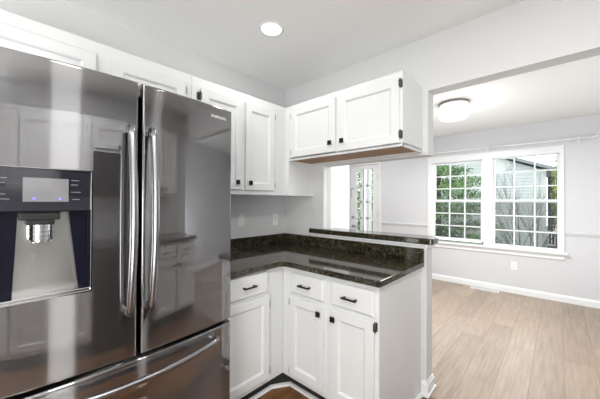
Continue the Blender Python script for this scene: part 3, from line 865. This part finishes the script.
MB().box(0.01, 0.19, -0.392, -0.371, 0.01, 0.43, 0.004).build('control_panel', M['appliance'], mw)
y0_ = -1.624
c = opp('wall_cabinet', 'wide white wall cabinet opposite with tall doors, mirrored left of the bright streak', 'cabinet', y0_); c.fy = -0.33
c.body(MB().box(0, 1.2, -0.33, 0, 1.377, ZT, 0.002))
for k in range(3): c.door(0.03+k*0.39, 0.39+k*0.39, 1.41, 2.07, knob=(0.35+k*0.39 if k % 2 == 0 else 0.07+k*0.39, 1.46))
y0_ = -0.05
c = opp('base_cabinet', 'white base cabinet opposite with two drawers, mirrored low in the right refrigerator door', 'cabinet', y0_); c.fy = -0.60
c.body(MB().box(0, 0.81, -0.60, 0, ZB, ZC, 0.002))
c.part('toe_board', MB().box(0.002, 0.808, -0.53, -0.02, 0.001, ZB-0.001), M['toe'])
for k in range(2):
    c.drawer(0.04+k*0.38, 0.39+k*0.38, 0.715, 0.85); c.door(0.04+k*0.38, 0.39+k*0.38, 0.15, 0.69, knob=(0.35 if k == 0 else 0.46, 0.63))
rg = empty('range_oven', (XE-0.001, -0.862, 0), Rm); tag(rg, 'dark freestanding range between the opposite base cabinets, seen mirrored', 'range')
MB().box(0.004, 0.756, -0.62, 0, 0.02, 0.90, 0.004).build('body', M['fridge_side'], rg)
MB().box(0.01, 0.75, -0.645, -0.621, 0.20, 0.80, 0.004).build('oven_door', M['appliance'], rg)
MB().box(0.01, 0.75, -0.645, -0.621, 0.03, 0.185, 0.004).build('drawer', M['appliance'], rg)
MB().box(0.0, 0.758, -0.64, 0, 0.901, 0.915, 0.003).build('cooktop', M['appliance'], rg)
y0_ = -1.624
c = opp('base_cabinet', 'wide white base cabinet opposite, right of the range, mirrored below the dispenser', 'cabinet', y0_); c.fy = -0.60
c.body(MB().box(0, 1.2, -0.60, 0, ZB, ZC, 0.002))
c.part('toe_board', MB().box(0.002, 1.198, -0.53, -0.02, 0.001, ZB-0.001), M['toe'])
for k in range(3):
    c.drawer(0.03+k*0.39, 0.39+k*0.39, 0.715, 0.85); c.door(0.03+k*0.39, 0.39+k*0.39, 0.15, 0.69, knob=(0.35+k*0.39 if k % 2 == 0 else 0.07+k*0.39, 0.63))
for ya_, yb_, lb in ((-0.86, -0.04, 'dark granite counter opposite on the two-drawer cabinet, seen mirrored'), (-2.83, -1.624, 'dark granite counter opposite beside the range, seen mirrored')):
    o = MB().box(XE-0.635, XE-0.002, ya_, yb_, T-0.034, T, 0.003).build('countertop', M['granite']); tag(o, lb, 'countertop')

# ------------------------------------------------------------------ outside
struct('ground_outside', MB().box(-14, 14, YC+0.3, 32, -0.9, -0.8), M['lawn'])
def leaf_cloud(mb, c, r, n, size, droop=0.0, seed=0):
    rnd = random.Random(seed)
    for _ in range(n):
        d = Vector((rnd.gauss(0, 1), rnd.gauss(0, 1), rnd.gauss(0, 1))).normalized()*(rnd.random()**0.45)
        p = Vector(c)+Vector((d.x*r[0], d.y*r[1], d.z*r[2]))
        q = Vector((rnd.uniform(-1, 1), rnd.uniform(-1, 1), rnd.uniform(-.5, .5)-droop)).normalized()
        s = q.cross(Vector((rnd.uniform(-1, 1), rnd.uniform(-1, 1), rnd.uniform(-1, 1)))).normalized()
        L = size*rnd.uniform(.6, 1.4); Wd = L*.45
        mb.face([mb.bm.verts.new(p-q*L), mb.bm.verts.new(p+s*Wd), mb.bm.verts.new(p+q*L), mb.bm.verts.new(p-s*Wd)])
def tree(name, label, x, y, crowns, trunk_h, leafmat, size, droop=0.0, seed=0, tr=0.12):
    e = empty(name, (x, y, -0.8)); tag(e, label, 'tree')
    MB().tube([(0, 0, 0), (0.03, 0, trunk_h*.5), (0, 0.02, trunk_h)], [tr, tr*.75, tr*.3], 10).build('trunk', M['bark'], e)
    mb = MB()
    for k, (c, rr_, n) in enumerate(crowns): leaf_cloud(mb, c, rr_, n, size, droop, seed+k)
    o = mb.build('foliage', leafmat, e, recalc=False); o['kind'] = 'stuff'
    return e
rnd = random.Random(3)
# conifer with drooping tiers of branches
cr = []
for k in range(46):
    a = k*2.4; h_ = 0.5+k*0.115; R_ = 2.1*(1-h_/7.2)
    cr.append(((math.cos(a)*R_*.62, math.sin(a)*R_*.62, h_+rnd.uniform(-.1, .1)), (R_*.55, R_*.55, 0.20), 620))
tree('conifer_tree', 'green conifer with layered drooping branches outside the left sash window', -1.0, 8.3, cr, 6.6, M['needle'], 0.042, 0.5, 11)
tree('evergreen_shrub', 'dark evergreen shrub low outside the left sash window', -0.35, 5.4, [((0, 0, .8), (0.95, .45, .75), 5200)], 0.9, M['hedge'], 0.035, 0, 40, 0.05)
tree('leafy_tree', 'yellow-green leafy tree seen through the door glass', -4.6, 9.6, [((0, 0, 2.2), (1.7, 1.0, 1.7), 5200), ((0.9, -.4, 4.0), (1.3, 1.0, 1.2), 2600)], 4.0, M['leaf'], 0.07, 0, 60)
tree('garden_shrub', 'deep green shrub below the leafy tree beyond the door', -3.6, 6.9, [((0, 0, 0.95), (1.2, .7, .9), 3600)], 0.9, M['needle'], 0.055, 0, 70, .05)
tree('slender_tree', 'yellowish narrow tree beside the porch at the right window edge', 2.02, 10.2, [((0.0, 0, 2.3), (.14, .2, 1.3), 600)], 3.2, M['leaf'], 0.045, 0, 80, .04)

# bare trees: recursive branches
def bare_tree(name, label, x, y, h_, seed, stems=4):
    rnd = random.Random(seed); mb = MB()
    def br(p, d, L, r_, lev):
        pts = [p]; dd = d.copy()
        for _ in range(4):
            dd = (dd+Vector((rnd.uniform(-.09, .09), rnd.uniform(-.09, .09), rnd.uniform(-.02, .10)))).normalized()
            pts.append(pts[-1]+dd*L/4)
        mb.tube(pts, [r_*(1-.15*i) for i in range(5)], 6 if lev < 2 else 4)
        if lev >= 3: return
        for _ in range(4):
            a = rnd.uniform(0, 2*PI); q = (dd+Vector((math.cos(a), math.sin(a), rnd.uniform(.1, .5)))*rnd.uniform(.35, .6)).normalized()
            br(pts[rnd.choice((1, 2, 3, 4))], q, L*rnd.uniform(.5, .75), r_*.5, lev+1)
    for k in range(stems):
        a = k*2*PI/stems+rnd.uniform(-.4, .4)
        br(Vector((0, 0, 0)), Vector((math.cos(a)*.33, math.sin(a)*.33, 1)).normalized(), h_*rnd.uniform(.85, 1.15), 0.016, 0)
    o = mb.build(name, M['bark']); o.location = (x, y, -0.8); tag(o, label, 'tree')
bare_tree('bare_tree', 'leafless many-stemmed tree with thin branches in the middle of the right sash window', 1.35, 7.0, 1.75, 5, 3)
bare_tree('bare_tree', 'leafless small tree by the porch behind the larger bare tree', 1.85, 8.6, 1.6, 12, 2)
pp = MB().box(-1.93, -1.77, 4.95, 5.11, -0.8, 2.6, 0.006).build('white_post', M['porchwhite']); tag(pp, 'white square post added outside the glazed door to whiten its right-hand panes', 'post')  # added so the right-hand column of door panes looks white
# neighbouring house: gabled siding wall, roof edge, corner post, porch
hs = empty('neighbor_house', (1.0, 11.2, -0.8)); tag(hs, 'pale grey sided house with gabled roof seen through the right sash window', 'house')
def hp(nm, mb, m):
    o = mb.build(nm, m, hs); o.location = -hs.location; return o
YH = 11.0
# gable slopes down to the right
hp('siding_wall', MB().prism([(-2.6, -0.8), (1.62, -0.8), (1.62, 2.50), (0.2, 3.12), (-1.2, 3.72), (-2.6, 3.12)], YH, YH+5, 'y'), M['siding'])
def slopebox(p0, p1, th, ya_, yb_):
    (x0, z0), (x1, z1) = p0, p1
    return MB().prism([(x0, z0), (x1, z1), (x1, z1+th), (x0, z0+th)], ya_, yb_, 'y')
hp('roof', slopebox((-1.2, 3.72), (2.15, 2.36), 0.11, YH-0.25, YH+5.2), M['roofgrey'])
hp('corner_board', MB().box(1.62, 1.76, YH-0.03, YH+0.10, -0.8, 2.50), M['porchwhite'])
hp('porch_wall', MB().box(1.76, 3.6, YH+1.9, YH+2.0, -0.8, 2.35), M['porchdark'])
hp('porch_floor', MB().box(1.76, 3.6, YH-0.1, YH+1.9, -0.8, -0.22), M['porchdark'])
hp('white_post', MB().box(1.99, 2.10, YH-0.08, YH+0.02, -0.22, 2.36), M['porchwhite'])
b = MB(); b.box(1.76, 3.6, YH-0.06, YH, 0.30, 0.35); b.box(1.76, 3.6, YH-0.06, YH, -0.16, -0.12)
for k in range(22): b.box(1.80+k*0.082, 1.825+k*0.082, YH-0.045, YH-0.015, -0.12, 0.30)
hp('porch_railing', b, M['porchwhite'])
